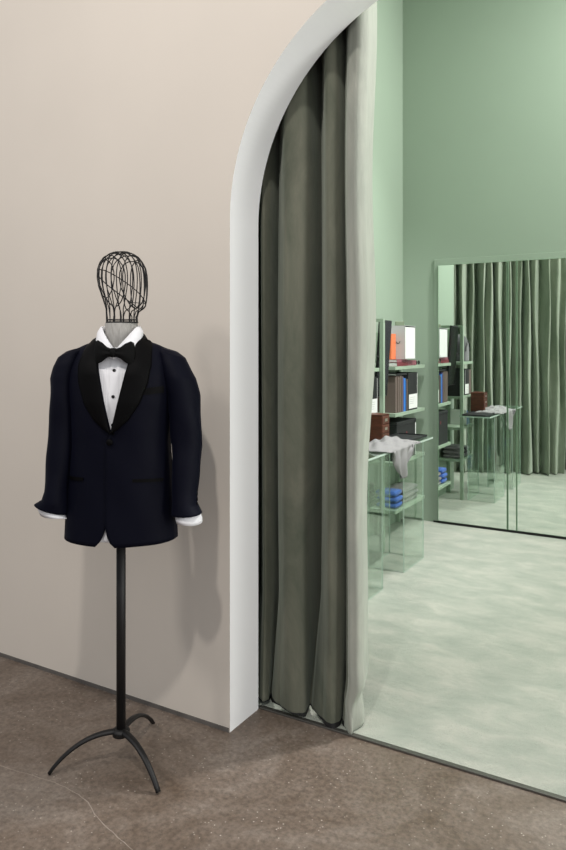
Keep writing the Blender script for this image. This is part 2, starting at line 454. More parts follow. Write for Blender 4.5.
# ---- torso shape functions (front is -y)
W = [(.70, .210), (.78, .205), (.90, .200), (1.02, .188), (1.15, .178), (1.25, .182), (1.36, .193), (1.43, .186), (1.47, .180), (1.55, .180)]
DF = [(.70, .135), (.78, .132), (.95, .124), (1.17, .122), (1.30, .130), (1.40, .122), (1.50, .085), (1.56, .05)]
DB = [(.70, .125), (.95, .115), (1.17, .095), (1.35, .115), (1.46, .10), (1.55, .07)]
ZTOP = [(0, 1.535), (.06, 1.532), (.075, 1.526), (.12, 1.506), (.17, 1.486), (.195, 1.474), (.215, 1.460)]
def w_(z): return interp(W, z)
def zt(x): return interp(ZTOP, abs(x))
def ysh(x): return .012
def surf(x, z, off=0.0, back=False, infl=0.0):
    ww = w_(z) + off; q = clamp(abs(x) / ww, 0, 1)
    D = (interp(DB, z) if back else interp(DF, z)) + off
    g = max(0.0, 1 - q ** 2.5) ** (1 / 2.1)
    t = clamp((zt(x) - z) / .10, 0, 1); h = math.sqrt(max(0, 1 - (1 - t) ** 2))
    y = D * g * h
    return ysh(x) + (y if back else -y)

def xe_left(z):   # front edge of the wearer's left (top) panel
    if z >= 1.200: return lerp(-.004, .074, clamp((z - 1.200) / .325, 0, 1) ** .92)
    if z > 1.16: return lerp(-.022, -.004, (z - 1.16) / .04)
    if z > .92: return -.022
    t = clamp((.90 - z) / (.90 - .80), 0, 1); return -.022 + .006 * t + .055 * (1 - math.sqrt(max(0, 1 - t ** 3)))
def xe_right(z):
    if z >= 1.200: return -lerp(.004, .070, clamp((z - 1.200) / .325, 0, 1) ** .92)
    if z > 1.0: return .010
    if z > .92: return lerp(-.012, .010, (z - .92) / .08)
    t = clamp((.92 - z) / (.92 - .80), 0, 1); return -.012 - .020 * t - .050 * (1 - math.sqrt(max(0, 1 - t ** 3)))

jk = thing('tuxedo_jacket', 'dark navy dinner jacket with black shawl lapels hanging on the mannequin', 'jacket', (MX, MY, 0), RZ)
def wrinkle(x, z):
    return .0022 * math.sin(z * 21 + x * 17) * math.sin(x * 23 + z * 5) + .0018 * math.sin(z * 9 - x * 30)
def panel(side, off, edge):
    nu, nv = 30, 70; v = []; f = []
    for j in range(nv + 1):
        for i in range(nu + 1):
            u = i / nu; vv = 1 - (1 - j / nv) ** 1.5
            zb = .808 + .006 * u
            z = zb; x = 0
            for _ in range(4):
                x0 = edge(z); x = lerp(x0, side * w_(z), u ** .9)
                z = lerp(zb, zt(x), vv)
            sag = off * (1 - u ** 3)
            y = surf(x, z) - sag - wrinkle(x, z) * (1 - u ** 6) * min(1, (zt(x) - z) / .1)
            v.append((x, y, z))
    for j in range(nv):
        for i in range(nu):
            q = (j*(nu+1)+i, j*(nu+1)+i+1, (j+1)*(nu+1)+i+1, (j+1)*(nu+1)+i)
            f.append(q if side > 0 else q[::-1])
    return v, f
b = MB()
for side, off, e in ((1, .007, xe_left), (-1, .001, xe_right)):
    v, f = panel(side, off, e); b.add(v, f)
# back of jacket
nu, nv = 44, 50; v = []; f = []
for j in range(nv + 1):
    for i in range(nu + 1):
        u = i / nu * 2 - 1; vv = 1 - (1 - j / nv) ** 1.5; zb = .814
        z = zb; x = 0
        for _ in range(4):
            x = u * w_(z); z = lerp(zb, zt(x), vv)
        vent = .004 * math.exp(-(x / .008) ** 2) if z < 1.0 else 0
        y = surf(x, z, back=True) + wrinkle(x, z) * (1 - abs(u) ** 6) * min(1, (zt(x) - z) / .1) - vent
        v.append((x, y, z))
for j in range(nv):
    for i in range(nu):
        f.append((j*(nu+1)+i, (j+1)*(nu+1)+i, (j+1)*(nu+1)+i+1, j*(nu+1)+i+1))
b.add(v, f)
body = b.build('body', M['wool'], jk, smooth=True, solid=.0035, offset=-1)

# sleeves
def sleeve_rings(side, spec, n=28, scale=1.0, wr=.003):
    rings = []
    S = []
    for a, b_ in zip(spec, spec[1:]):
        for k in range(5): S.append([lerp(p, q, k / 5) for p, q in zip(a, b_)])
    S.append(list(spec[-1]))
    for (x, y, z, rx, ry, tilt) in S:
        ring = []
        for k in range(n):
            a = 2 * PI * k / n
            r = 1 + wr / .06 * (math.sin(z * 38 + 2.5 * math.sin(a) + side) * .6 + math.sin(z * 19 + 3 * a) * .5)
            dx, dy = rx * scale * r * math.cos(a), ry * scale * r * math.sin(a)
            ring.append((side * (x + dx * math.cos(tilt)), y + dy, z + dx * math.sin(tilt)))
        rings.append(ring)
    return rings
SL = [(.172, .012, 1.482, .006, .006, -.3), (.172, .012, 1.480, .030, .036, -.28), (.181, .010, 1.466, .048, .054, -.30), (.194, .006, 1.432, .052, .064, -.25),
      (.212, .000, 1.385, .055, .070, -.12), (.225, -.004, 1.32, .056, .069, 0), (.236, -.008, 1.23, .053, .065, 0), (.241, -.016, 1.14, .050, .061, 0),
      (.240, -.030, 1.05, .046, .057, 0), (.238, -.046, .985, .041, .054, 0), (.240, -.056, .945, .041, .054, .03), (.250, -.062, .912, .052, .056, .05)]
SR = [(0.172, .012, 1.482, .006, .006, -.3), (0.172, .012, 1.480, .030, .036, -.28), (0.181, .010, 1.466, .047, .054, -.30), (0.191, .006, 1.432, .049, .064, -.25),
      (0.200, .000, 1.385, .049, .068, -.12), (0.201, -.004, 1.32, .048, .067, 0), (0.204, -.008, 1.23, .046, .063, 0), (0.209, -.016, 1.14, .045, .059, 0),
      (0.214, -.030, 1.05, .042, .055, 0), (0.218, -.044, .985, .039, .051, 0), (0.222, -.052, .95, .042, .048, .12), (0.236, -.058, .922, .056, .040, .30)]
for side, sp in ((1, SL), (-1, SR)):
    b = MB(); rg = sleeve_rings(side, sp); b.loft(rg if side > 0 else [r[::-1] for r in rg]); b.f.append(tuple(range(28)))
    sl = b.build('sleeve', M['wool'], jk, smooth=True, solid=.003, offset=-1)
    # four cuff buttons at the outer rear seam
    for k in range(4):
        z = .945 + k * .016
        i = [s for s in sp]
        x = interp([(s[2], s[0] + s[3]) for s in sorted(sp, key=lambda q: q[2])], z); y = interp([(s[2], s[1]) for s in sorted(sp, key=lambda q: q[2])], z)
        bb = MB(); c = Vector((side * (x + .002), y + (.000 if side > 0 else .01), z))
        bb.tube([c - Vector((side * .003, 0, 0)), c + Vector((side * .003, 0, 0))], .0065, 12)
        bb.build('cuff_button', M['satin'], sl, smooth=False, bev=.001)

# lapels (shawl), satin, lying on the front panels and running round the back of the neck
def lapel(side, edge, off):
    WD = [(0, .002), (.06, .022), (.2, .050), (.4, .071), (.6, .080), (.75, .076), (.88, .060), (1, .036)]
    nv, nu = 44, 12; v = []; f = []
    for j in range(nv + 1):
        s = j / nv
        zi = lerp(1.196, 1.516, s); xi = edge(zi)
        wd = interp(WD, s)
        for i in range(nu + 1):
            u = i / nu
            x = xi + side * wd * u
            z = zi - .018 * u * math.sin(min(1, s * 1.2) * PI) + (.016 * u if s > .85 else 0) * (s - .85) / .15
            z = min(z, zt(x) - .0005)
            lift = .004 + .007 * math.sin(u * PI) ** .7 + (.004 * (1 - u))
            y = surf(x, z) - off - lift
            v.append((x, y, z + (.006 if s > .93 else 0) * (s - .93) / .07))
    for j in range(nv):
        for i in range(nu):
            q = (j*(nu+1)+i, j*(nu+1)+i+1, (j+1)*(nu+1)+i+1, (j+1)*(nu+1)+i)
            f.append(q if side > 0 else q[::-1])
    return obj('lapel', v, f, M['satin'], jk, smooth=True, solid=.004, offset=-1)
lapel(1, xe_left, .008); lapel(-1, xe_right, .003)
b = MB(); inn = []; 
rings = []
for j in range(25):
    a = lerp(-.12 * PI, 1.12 * PI, j / 24)      # around the back
    c, s_ = math.cos(a), math.sin(a)
    k = max(0.0, s_)
    top = Vector((.070 * c, .004 + .066 * s_, 1.533 + .020 * k)); mid = Vector((.083 * c, .006 + .078 * s_, 1.530 + .018 * k)); bot = Vector((.100 * c, .008 + .094 * s_, 1.505 + .004 * k))
    inr = Vector((.068 * c, .004 + .062 * s_, 1.512))
    rings.append([inr, top, mid, bot])
b.loft(rings, closed=False)
b.build('collar', M['satin'], jk, smooth=True, solid=.003, offset=0)

# flat trims projected on the front surface
def patch(name, m, x0, x1, z0, z1, parent, off, slope=0, th=.003, nu=10, nv=2):
    v = []; f = []
    for j in range(nv + 1):
        for i in range(nu + 1):
            x = lerp(x0, x1, i / nu); z = lerp(z0, z1, j / nv) + slope * (x - x0)
            v.append((x, surf(x, z) - off - wrinkle(x, z), z))
    for j in range(nv):
        for i in range(nu): f.append((j*(nu+1)+i, j*(nu+1)+i+1, (j+1)*(nu+1)+i+1, (j+1)*(nu+1)+i))
    return obj(name, v, f, m, parent, solid=th, offset=0)
patch('chest_pocket', M['satin'], .092, .168, 1.327, 1.350, jk, .007, slope=.10)
patch('hip_pocket', M['satin'], .070, .165, 1.030, 1.041, jk, .0065, slope=-.05)
patch('hip_pocket', M['satin'], -.165, -.105, 1.030, 1.041, jk, .004, slope=.03)
b = MB(); y0 = surf(-.006, 1.168) - .010; rg = []
for dy, r in ((0, .009), (-.004, .0115), (-.007, .010), (-.009, .004)):
    rg.append([(-.006 + r * math.cos(k * PI / 10), y0 + dy, 1.168 + r * math.sin(k * PI / 10)) for k in range(20)])
b.loft(rg, cap=True); b.build('front_button', M['satin'], jk, smooth=True)

# ---- dress form inside (fabric covered) with its neck
b = MB(); rings = []
for z, rx, ry, cy in ((.86, .12, .09, 0), (.90, .15, .095, 0), (1.0, .145, .09, 0), (1.17, .13, .075, 0), (1.33, .15, .09, 0), (1.42, .14, .07, .005), (1.46, .09, .06, .008),
                      (1.485, .062, .058, .006), (1.52, .057, .057, .004), (1.578, .0575, .0575, .004)):
    rings.append([(rx * math.cos(k * PI / 20), cy + ry * math.sin(k * PI / 20), z) for k in range(40)])
b.loft(rings, cap=True)
b.build('dress_form', M['linen'], mq, smooth=True, bev=.0)

# ---- wire head
hd_rz = R(66)
wires = MB()
HZ0 = 1.580
# head as a stack of (z, centre_forward, half_depth, half_width)
HS = [(.000, .000, .057, .057), (.020, -.001, .057, .056), (.038, .002, .062, .057), (.048, .012, .074, .059), (.058, .016, .081, .061), (.075, .014, .086, .065), (.100, .010, .092, .070), (.130, .004, .098, .075),
      (.160, .000, .100, .077), (.185, -.002, .097, .075), (.208, -.004, .087, .068), (.225, -.005, .073, .058), (.238, -.005, .054, .043), (.246, -.005, .032, .026), (.250, -.005, .0, .0)]
def hs(z):
    zz = clamp(z, 0, .25)
    return [interp([(h[0], h[k]) for h in HS], zz) for k in (1, 2, 3)]
Mh = Matrix.Rotation(hd_rz, 3, 'Z')
def hp(fx, lx, z):  # forward, lateral, height -> local mannequin coords (forward = -y rotated)
    p = Mh @ Vector((lx * .96, -fx * .96, 0)); return (p.x + .003, p.y + .004, HZ0 + z * 1.025)
def head_pt(z, a):
    c, hd, hw = hs(z)
    return c + hd * math.cos(a), hw * math.sin(a)
# lateral slices (constant lateral offset): front-back arches
def slice_lat(l):
    zs = [i / 200 * .25 for i in range(201)]
    fr = []; bk = []
    for z in zs:
        c, hd, hw = hs(z)
        if hw > abs(l) + 1e-4:
            k = hd * math.sqrt(1 - (l / hw) ** 2); fr.append(hp(c + k, l, z)); bk.append(hp(c - k, l, z))
    return fr + bk[::-1]
def slice_fwd(fo):
    zs = [i / 200 * .25 for i in range(201)]
    A = []; B = []
    for z in zs:
        c, hd, hw = hs(z)
        q = (fo - c) / hd if hd > 1e-4 else 9
        if abs(q) < 1:
            k = hw * math.sqrt(1 - q * q); A.append(hp(fo, k, z)); B.append(hp(fo, -k, z))
    return A + B[::-1]
def thin(P, step=.006):
    out = [P[0]]
    for p in P[1:]:
        if (Vector(p) - Vector(out[-1])).length >= step: out.append(p)
    if (Vector(P[-1]) - Vector(out[-1])).length > 1e-4: out.append(P[-1])
    return out
for l in (-.060, -.040, -.020, 0, .020, .040, .060):
    P = slice_lat(l)
    if len(P) > 8: wires.tube(thin(P), .0020, 6)
for fo in (-.078, -.055, -.033, -.011, .011, .033, .055, .078):
    P = slice_fwd(fo)
    if len(P) > 8: wires.tube(thin(P), .0020, 6)
for z, r in ((.001, .0032), (.010, .0016)):
    wires.tube([hp(*head_pt(z, 2 * PI * k / 40), z) for k in range(40)], r, 6, closed=True)
# jaw line loop from crown-back through the sides to the chin
wires.tube([hp(*head_pt(clamp(.118 - .072 * math.cos(a), .01, .2), a), clamp(.118 - .072 * math.cos(a), .01, .2)) for a in [2 * PI * k / 60 for k in range(60)]], .0019, 6, closed=True)
wires.tube([hp(*head_pt(.066, a), .066) for a in [lerp(-.9, .9, k / 16) for k in range(17)]], .0014, 6)
# profile rim
wires.build('head_cage', M['iron'], mq, smooth=True)

# ---------------------------------------------------------------- shirt
sh = thing('dress_shirt', 'white pleated dress shirt with black studs worn under the navy jacket', 'shirt', (MX, MY, 0), RZ)
def shirt_y(x, z, back=False):
    y = surf(x, z, off=-.010, back=back)
    if not back:
        a = abs(x - .004)
        if a < .016: y -= .0022
        elif a < .10: y -= .0012 * (1 - abs(((a - .016) / .0075) % 1 - .3) / .7)
    return y
b = MB(); v = []; f = []; nu, nv = 150, 60
for j in range(nv + 1):
    for i in range(nu + 1):
        u = i / nu * 2 - 1; z0 = .822; zz = lerp(z0, 1.49, j / nv); x = u * min(w_(zz) - .022, .16)
        z = min(zz, zt(x) - .02)
        v.append((x, shirt_y(x, z), z))
for j in range(nv):
    for i in range(nu): f.append((j*(nu+1)+i, j*(nu+1)+i+1, (j+1)*(nu+1)+i+1, (j+1)*(nu+1)+i))
b.add(v, f)
b.build('shirt_front', M['cotton'], sh, smooth=True, solid=.002, offset=1)
v = []; f = []; nu, nv = 40, 40
for j in range(nv + 1):
    for i in range(nu + 1):
        u = i / nu * 2 - 1; zz = lerp(.81, 1.49, j / nv); x = u * min(w_(zz) - .022, .16); z = min(zz, zt(x) - .02)
        v.append((x, surf(x, z, off=-.014, back=True), z))
for j in range(nv):
    for i in range(nu): f.append((j*(nu+1)+i, (j+1)*(nu+1)+i, (j+1)*(nu+1)+i+1, j*(nu+1)+i+1))
obj('shirt_back', v, f, M['cotton'], sh, smooth=True, solid=.002, offset=1)
# collar: stand round the neck and two wings folding over
def collar():
    rings = []
    n = 40
    for j in range(n + 1):
        t = j / n; a = lerp(-PI / 2 + .04, 1.5 * PI - .04, t)
        c, s_ = math.cos(a), math.sin(a)
        fr = max(0.0, -s_)                # 1 at front centre
        side = abs(c)
        ztop = 1.480 + .084 * min(1.0, abs(c) / .93) if s_ < 0 else 1.564 + .006 * s_
        rt = .0615 + .010 * fr
        low = interp([(0, .040), (.35, .046), (.62, .070), (.80, .082), (.93, .050), (1, .030)], fr)
        top = Vector((rt * c, .003 + rt * s_, ztop))
        ro = .078 + .028 * fr
        bot = Vector((ro * c, .003 + ro * s_, ztop - low))
        fold = Vector(((rt + .006) * c, .003 + (rt + .006) * s_, ztop + .002))
        ins = Vector(((rt - .001) * c, .003 + (rt - .001) * s_, ztop - .03))
        mid = (fold + bot) / 2 + Vector((.004 * c, .004 * s_, .004))
        rings.append([ins, top, fold, mid, bot])
    b = MB(); b.loft(rings, closed=False)
    return b.build('collar', M['cotton'], sh, smooth=True, solid=.0016, offset=0)
collar()
for x, z in ((.004, 1.413), (.003, 1.323), (.001, 1.225)):
    b = MB(); y = shirt_y(x, z) - .002
    b.loft([[(x + r * math.cos(k * PI / 8), y + dy, z + r * math.sin(k * PI / 8)) for k in range(16)] for dy, r in ((0, .0055), (-.003, .0058), (-.005, .003))], cap=True)
    b.build('stud', M['stud'], sh, smooth=True)
# shirt cuffs
for side, (x, y, z, rx, ry, tilt), dz, sk in ((1, SL[-1], .030, .006), (-1, SR[-1], .024, .010)):
    rings = []
    for k, (dd, sc) in enumerate(((0, .80), (.25, .84), (.6, .86), (1, .84))):
        d = dd * dz if dd > 0 else dd * -1 * 0 + (-.03 if dd < 0 else 0)
        ring = []
        for i in range(32):
            a = 2 * PI * i / 32
            r = 1 + .05 * math.sin(3 * a + 1)
            dx, dy = rx * sc * r * math.cos(a), ry * sc * r * math.sin(a)
            lx = x + dx + (sk if dd > 0 else 0) * (1 if side > 0 else -1.4) * dd
            ring.append((side * lx, y + dy, z + dx * math.tan(tilt) * (1 if dd < 1 else .6) - (d if dd >= 0 else -.03) + (.003 * math.sin(2 * a) if dd > 0 else 0)))
        rings.append(ring if side > 0 else ring[::-1])
    b = MB(); b.loft(rings); b.build('cuff', M['cotton'], sh, smooth=True, solid=.0025, offset=0)

# ---------------------------------------------------------------- bow tie
bt = thing('bow_tie', 'black butterfly bow tie under the white shirt collar on the mannequin', 'bow tie', (MX, MY, 0), RZ)
BX, BY, BZ = .006, surf(.004, 1.46) - .036, 1.474
for side in (1, -1):
    b = MB(); rings = []
    for j in range(15):
        t = j / 14; x = .006 + .060 * t
        hh = interp([(0, .013), (.25, .018), (.6, .034), (.85, .041), (1, .036)], t)
        th = interp([(0, .009), (.4, .014), (.8, .012), (1, .006)], t)
        ring = []
        for k in range(28):
            a = 2 * PI * k / 28; ca, sa = math.cos(a), math.sin(a)
            zz = hh * (abs(sa) ** .8) * (1 if sa > 0 else -1)
            fold = .0035 * math.sin(zz / hh * 7) * (1 - t)
            ring.append((BX + side * (x + .004 * math.cos(zz / hh * 1.5) * t), BY - th * ca + fold + .018 * t * t, BZ + zz + .004 * t * (-side) * .6))
        rings.append(ring if side < 0 else ring[::-1])
    b.loft(rings, cap=True); b.build('bow_wing', M['velvet'], bt, smooth=True)
b = MB(); rings = []
for j in range(9):
    t = j / 8 * 2 - 1; r = math.sqrt(1 - (t * .86) ** 2)
    rings.append([(BX + .011 * t + .0, BY - (.0155 * r) * math.cos(a), BZ + .0165 * (.75 + .25 * r) * math.sin(a)) for a in [2 * PI * k / 20 for k in range(20)]])
b.loft(rings, cap=True); b.build('knot', M['velvet'], bt, smooth=True)
b = MB(); b.tube([(.076 * math.cos(a), .004 + .080 * math.sin(a), 1.485 + .022 * (math.sin(a) + 1) / 2) for a in [lerp(-PI/2 + .2, 1.5*PI - .2, k/30) for k in range(31)]], .004, 8, rr=[(.002, .006)] * 31)
b.build('neck_band', M['velvet'], bt, smooth=True)

# ---------------------------------------------------------------- shelving
def shelf_unit(name, label, y0, y1, zs, posts):
    u = thing(name, label, 'shelves', ((XL - 2.0) / 2, (y0 + y1) / 2, 0)); ox, oy = u.location.x, u.location.y
    for z in zs: box('shelf', XL + .004 - ox, -2.0 - ox, y0 - oy, y1 - oy, z - .026, z, M['green_metal'], u, bev=.0015)
    for (x, y, zz) in posts:
        q = MB(); q.box(x - ox, x - ox + .03, y - oy, y - oy + .03, .006, zz); q.build('post', M['green_metal'], u, bev=.001)
    return u
ZA, ZB2, ZC, ZD = 1.335, .975, .60, .235
shelf_unit('shelving_unit', 'pale green metal shelving with white slipcase and blue book, beside the back wall', 5.10, 5.77, (ZA, ZB2, ZC, ZD), [(XL + .005, 5.2, 1.6), (XL + .005, 5.66, 1.6)])
NZ = (ZA, 1.0, .70, .39)
un = shelf_unit('shelving_unit', 'green metal shelving with tall front post and black monitor, nearest the curtain', 4.36, 4.785, NZ, [(-1.999, 4.786, 1.665), (XL + .005, 4.5, 1.665)])
box('cross_bar', -2.19 + 2.11, -1.97 + 2.11, 4.786 - 4.5725, 4.816 - 4.5725, 1.667, 1.69, M['green_metal'], un)

def book(cov, x0, x1, y0, y1, z0, z1, label, name='book', spine='x', group=None, page=None):
    """standing or lying book: cover (spine side +x or -y) with page block"""
    o = thing(name, label, 'book', ((x0+x1)/2, (y0+y1)/2, z0), 0, group)
    ox, oy, oz = o.location; t = .002
    b = MB(); X0, X1, Y0, Y1, Z0, Z1 = x0-ox, x1-ox, y0-oy, y1-oy, 0, z1-z0
    lying = (z1 - z0) < min(x1 - x0, y1 - y0)
    if lying:
        b.box(X0, X1, Y0, Y1, Z0, Z0+t); b.box(X0, X1, Y0, Y1, Z1-t, Z1); b.box(X1-t, X1, Y0, Y1, Z0+t, Z1-t)
        pg = (X0+.003, X1-t, Y0+.003, Y1-.003, Z0+t, Z1-t)
    elif spine == 'x':
        b.box(X0, X1, Y0, Y0+t, Z0, Z1); b.box(X0, X1, Y1-t, Y1, Z0, Z1); b.box(X1-t, X1, Y0+t, Y1-t, Z0, Z1)
        pg = (X0+.003, X1-t, Y0+t, Y1-t, Z0+.003, Z1-.003)
    else:
        b.box(X0, X0+t, Y0, Y1, Z0, Z1); b.box(X1-t, X1, Y0, Y1, Z0, Z1); b.box(X0+t, X1-t, Y0, Y0+t, Z0, Z1)
        pg = (X0+t, X1-t, Y0+t, Y1-.003, Z0+.003, Z1-.003)
    b.build('cover', M[cov], o); box('pages', *pg, M['paper'], o)
    return o
# top shelf, far unit
z = ZA + .001
book('red', -2.19, -2.005, 5.15, 5.38, z, z + .030, 'dark red book lying flat at the bottom under the white slipcase')
book('maroon', -2.19, -2.015, 5.385, 5.60, z, z + .040, 'maroon patterned book lying flat beneath the right side of the white slipcase')
book('maroon', -2.185, -2.01, 5.16, 5.375, z + .031, z + .052, 'thin maroon patterned book lying on the dark red book')
zz = z + .053
sc = thing('slipcase', 'white slipcase of white volumes with a small black squiggle on its grey side', 'box', (-2.06, 5.375, zz))
ZS = 1.652 - zz
b = MB(); b.box(-.08, .078, -.115, -.112, 0, ZS); b.box(-.08, .078, .112, .115, 0, ZS); b.box(-.08, .078, -.112, .112, 0, .003); b.box(-.08, .078, -.112, .112, ZS-.003, ZS); b.box(-.08, -.077, -.112, .112, .003, ZS-.003)
b.build('case', M['grey_card'], sc)
for k in range(5):
    y0 = -.110 + k * .0443; box('volume', -.074, .076, y0, y0 + .0425, .0035, ZS - .012, M['paper'], sc, bev=.003)
b = MB(); b.tube([(.006 + x, -.1165, ZS * .5 + q) for x, q in ((-.03, .004), (-.02, .014), (-.008, .012), (.002, 0), (.012, -.010), (.024, -.004), (.03, .01))], .0022, 6); b.tube([(.006 + x, -.1165, ZS * .5 + q) for x, q in ((-.026, -.006), (-.018, -.010), (-.012, -.004))], .0018, 6)
b.build('mark', M['black_card'], sc)
ol = box('tin', -2.10, -2.03, 5.32, 5.39, 1.653, 1.688, M['olive'], bev=.004, rot=.4); tag(ol, 'small olive green tin lying on top of the white slipcase', 'tin')
for cov, x0, x1, h, lb in (('navy', -2.135, -2.112, .225, 'slim navy book standing left of the brown book'), ('brown', -2.111, -2.089, .222, 'slim brown book standing between navy and orange books'), ('orange', -2.088, -2.058, .228, 'bright orange book standing against the white slipcase')):
    book(cov, x0, x1, 5.165, 5.255, zz, zz + h - .03, lb, spine='y')
g = thing('sunglasses', 'black sunglasses lying at the right end of the top shelf', 'sunglasses', (-2.03, 5.67, ZA + .001))
for s in (-1, 1):
    b = MB(); b.tube([(.0, s * .033 + .024 * math.cos(a), .018 + .016 * math.sin(a)) for a in [2*PI*k/16 for k in range(16)]], .002, 6, closed=True); b.build('rim', M['stud'], g)
    b = MB(); b.tube([(0, s * .062, .022), (-.06, s * .060, .022), (-.11, s * .055, .006)], .0022, 6); b.build('temple', M['stud'], g)
    b = MB(); b.loft([[(dx, s * .033 + .0215 * math.cos(a), .018 + .0135 * math.sin(a)) for a in [2*PI*k/16 for k in range(16)]] for dx in (-.0006, .0006)], cap=True); b.build('lens', M['screen'], g)

# second shelf, far unit
y = 5.145
seq = [('taupe', .024, .28), ('brown', .020, .285), ('taupe', .026, .28), ('brown', .022, .27), ('taupe', .024, .285), ('brown', .024, .28), ('violet', .016, .275), ('brown', .014, .25), ('blue', .026, .262), ('navy', .014, .24), ('brown', .030, .255)]
names = {'blue': 'bright blue book standing on the second shelf', 'violet': 'thin violet book standing on the second shelf', 'navy': 'thin navy book just right of the bright blue book'}
ti = 0
for cov, th, h in seq:
    lb = names.get(cov)
    if not lb:
        grp = 'brown bound books in the row on the second shelf'; lb = 'dull brown bound book in the row on the second shelf, left of the magazine file'
    else: grp = None
    book(cov, -2.19, -2.012 - random.uniform(0, .008), y, y + th, ZB2 + .001, ZB2 + h, lb, group=grp); y += th + .0015
book('black_card', -2.18, -2.02, 5.17, 5.40, ZB2 + .288, ZB2 + .303, 'flat black book lying across the tops of the brown books')
def magfile(y0, y1, z0, lb, h=.30):
    o = thing('magazine_file', lb, 'file box', (-2.10, (y0 + y1) / 2, z0 + .001)); hw = (y1 - y0) / 2
    b = MB(); b.box(-.09, .088, -hw, -hw + .003, 0, h); b.box(-.09, .088, hw - .003, hw, 0, h); b.box(-.09, .088, -hw+.003, hw-.003, 0, .003); b.box(.085, .088, -hw+.003, hw-.003, .003, h)
    b.build('case', M['black_card'], o); box('label', .0885, .0895, -hw + .012, hw - .006, .012, h * .42, M['paper'], o)
    for k in range(3): box('side_stripe', .0885, .0895, hw - .005, hw - .001, .012 + k * .0, h - .01, M['paper'], o) if k == 0 else None
    for k in range(4): box('print_line', .0897, .0901, -hw + .03, hw * (.4 - .1 * k), h * .33 - k * .016, h * .33 - k * .016 + .003, M['grey_card'], o)
    return o
magfile(y + .008, y + .215, ZB2, 'black magazine file with white lower label right of the bright blue book')
magfile(4.63, 4.775, NZ[1], 'black magazine file with white label, just behind the green front post', .27)

# third shelf: big black box with small red emblem
o = thing('storage_box', 'black lidded box with a small red emblem on the shelf above the glass table', 'box', (-2.10, 5.37, ZC + .001))
box('box_body', -.09, .088, -.21, .21, 0, .27, M['black_card'], o, bev=.003); box('lid', -.093, .091, -.213, .213, .271, .30, M['black_card'], o, bev=.003)
box('edge_band', .0885, .0905, .195, .209, 0.005, .265, M['paper'], o)
b = MB(); b.loft([[(xx, .0 + .016 * math.cos(a), .20 + .016 * math.sin(a)) for a in [2*PI*k/16 for k in range(16)]] for xx in (.0885, .0895)], cap=True); b.build('emblem', M['red'], o)

# folded clothes
def folded(mt, y0, y1, z0, n, th, lb, name='folded_sweater', cat='sweater', grp=None):
    for k in range(n):
        o = MB(); hw = (y1 - y0) / 2; rings = []
        for j in range(9):
            t = j / 8 * 2 - 1; rx = .085 * (1 - .06 * abs(t) ** 3); ring = []
            for i in range(24):
                a = 2 * PI * i / 24; c, s_ = math.cos(a), math.sin(a)
                ring.append((rx * (abs(c) ** .35) * (1 if c > 0 else -1), t * hw * (1 - .03 * random.random()), th / 2 + (th / 2 - .001) * (abs(s_) ** .5) * (1 if s_ > 0 else -1) * (1 - .25 * abs(t) ** 4) ))
            rings.append(ring)
        o.loft(rings, cap=True)
        ob = o.build(name, M[mt], None, smooth=True); ob.location = (-2.10 + random.uniform(-.006, .004), (y0 + y1) / 2, z0 + .001 + k * th)
        tag(ob, lb if isinstance(lb, str) else lb[k], cat, grp)
folded('blue_knit', 5.15, 5.30, ZD, 3, .045, 'blue folded cotton shirt in the pile of three on the lowest shelf', 'folded_shirt', 'shirt', 'blue folded shirts on the lowest shelf')
folded('grey_knit', 5.32, 5.66, ZD, 3, .040, 'grey folded sweater in the pile beside the blue shirts', grp='grey sweaters right of the blue shirts')
folded('grey_knit', 4.56, 4.77, NZ[3], 3, .040, 'grey folded sweater piled on the low shelf nearest the curtain', grp='grey sweaters nearest the curtain')
folded('felt', 4.375, 4.55, NZ[3], 2, .045, 'charcoal folded sweater on the low shelf, seen in the mirror', grp='charcoal sweaters seen in the mirror')
# near unit, seen mostly in the mirror
for k in range(4):
    book('paper' if k % 2 else 'blue', -2.18, -2.02, 4.42 + k * .03, 4.447 + k * .03, NZ[2] + .001, NZ[2] + .12 + .01 * k, ('small white book' if k % 2 else 'small blue book') + ' in the short row on the shelf seen through the mirror', group=('small white' if k % 2 else 'small blue') + ' books in the mirrored short row')
for k in range(3):
    book('taupe', -2.18, -2.015, 4.37 + k * .026, 4.394 + k * .026, NZ[1] + .001, NZ[1] + .25, 'taupe book at the curtain end of the upper shelf, seen in the mirror', group='taupe books at the curtain end of the upper shelf')
magfile(4.46, 4.60, NZ[1], 'black magazine file beside the taupe books, seen in the mirror', .26)
# rounded charcoal bag on the top shelf
b = MB(); rings = []
for j in range(13):
    t = j / 12; zz_ = .27 * t; rr_ = math.sqrt(max(.02, 1 - max(0, (t - .45) / .56) ** 2.2))
    rings.append([(.075 * (abs(math.cos(a)) ** .6) * (1 if math.cos(a) > 0 else -1) * rr_, .125 * (abs(math.sin(a)) ** .6) * (1 if math.sin(a) > 0 else -1) * rr_, zz_) for a in [2*PI*k/28 for k in range(28)]])
b.loft(rings, cap=True)
hb = thing('handbag', 'rounded charcoal felt bag on the top shelf, seen in the mirror behind the monitor', 'bag', (-2.09, 4.50, ZA + .001))
b.build('bag_body', M['felt'], hb, smooth=True)
b = MB(); b.tube([(.079, .07 * math.cos(a), .10 + .10 * math.sin(a)) for a in [PI * k / 14 for k in range(15)]], .004, 8); b.build('strap', M['black_card'], hb, smooth=True)
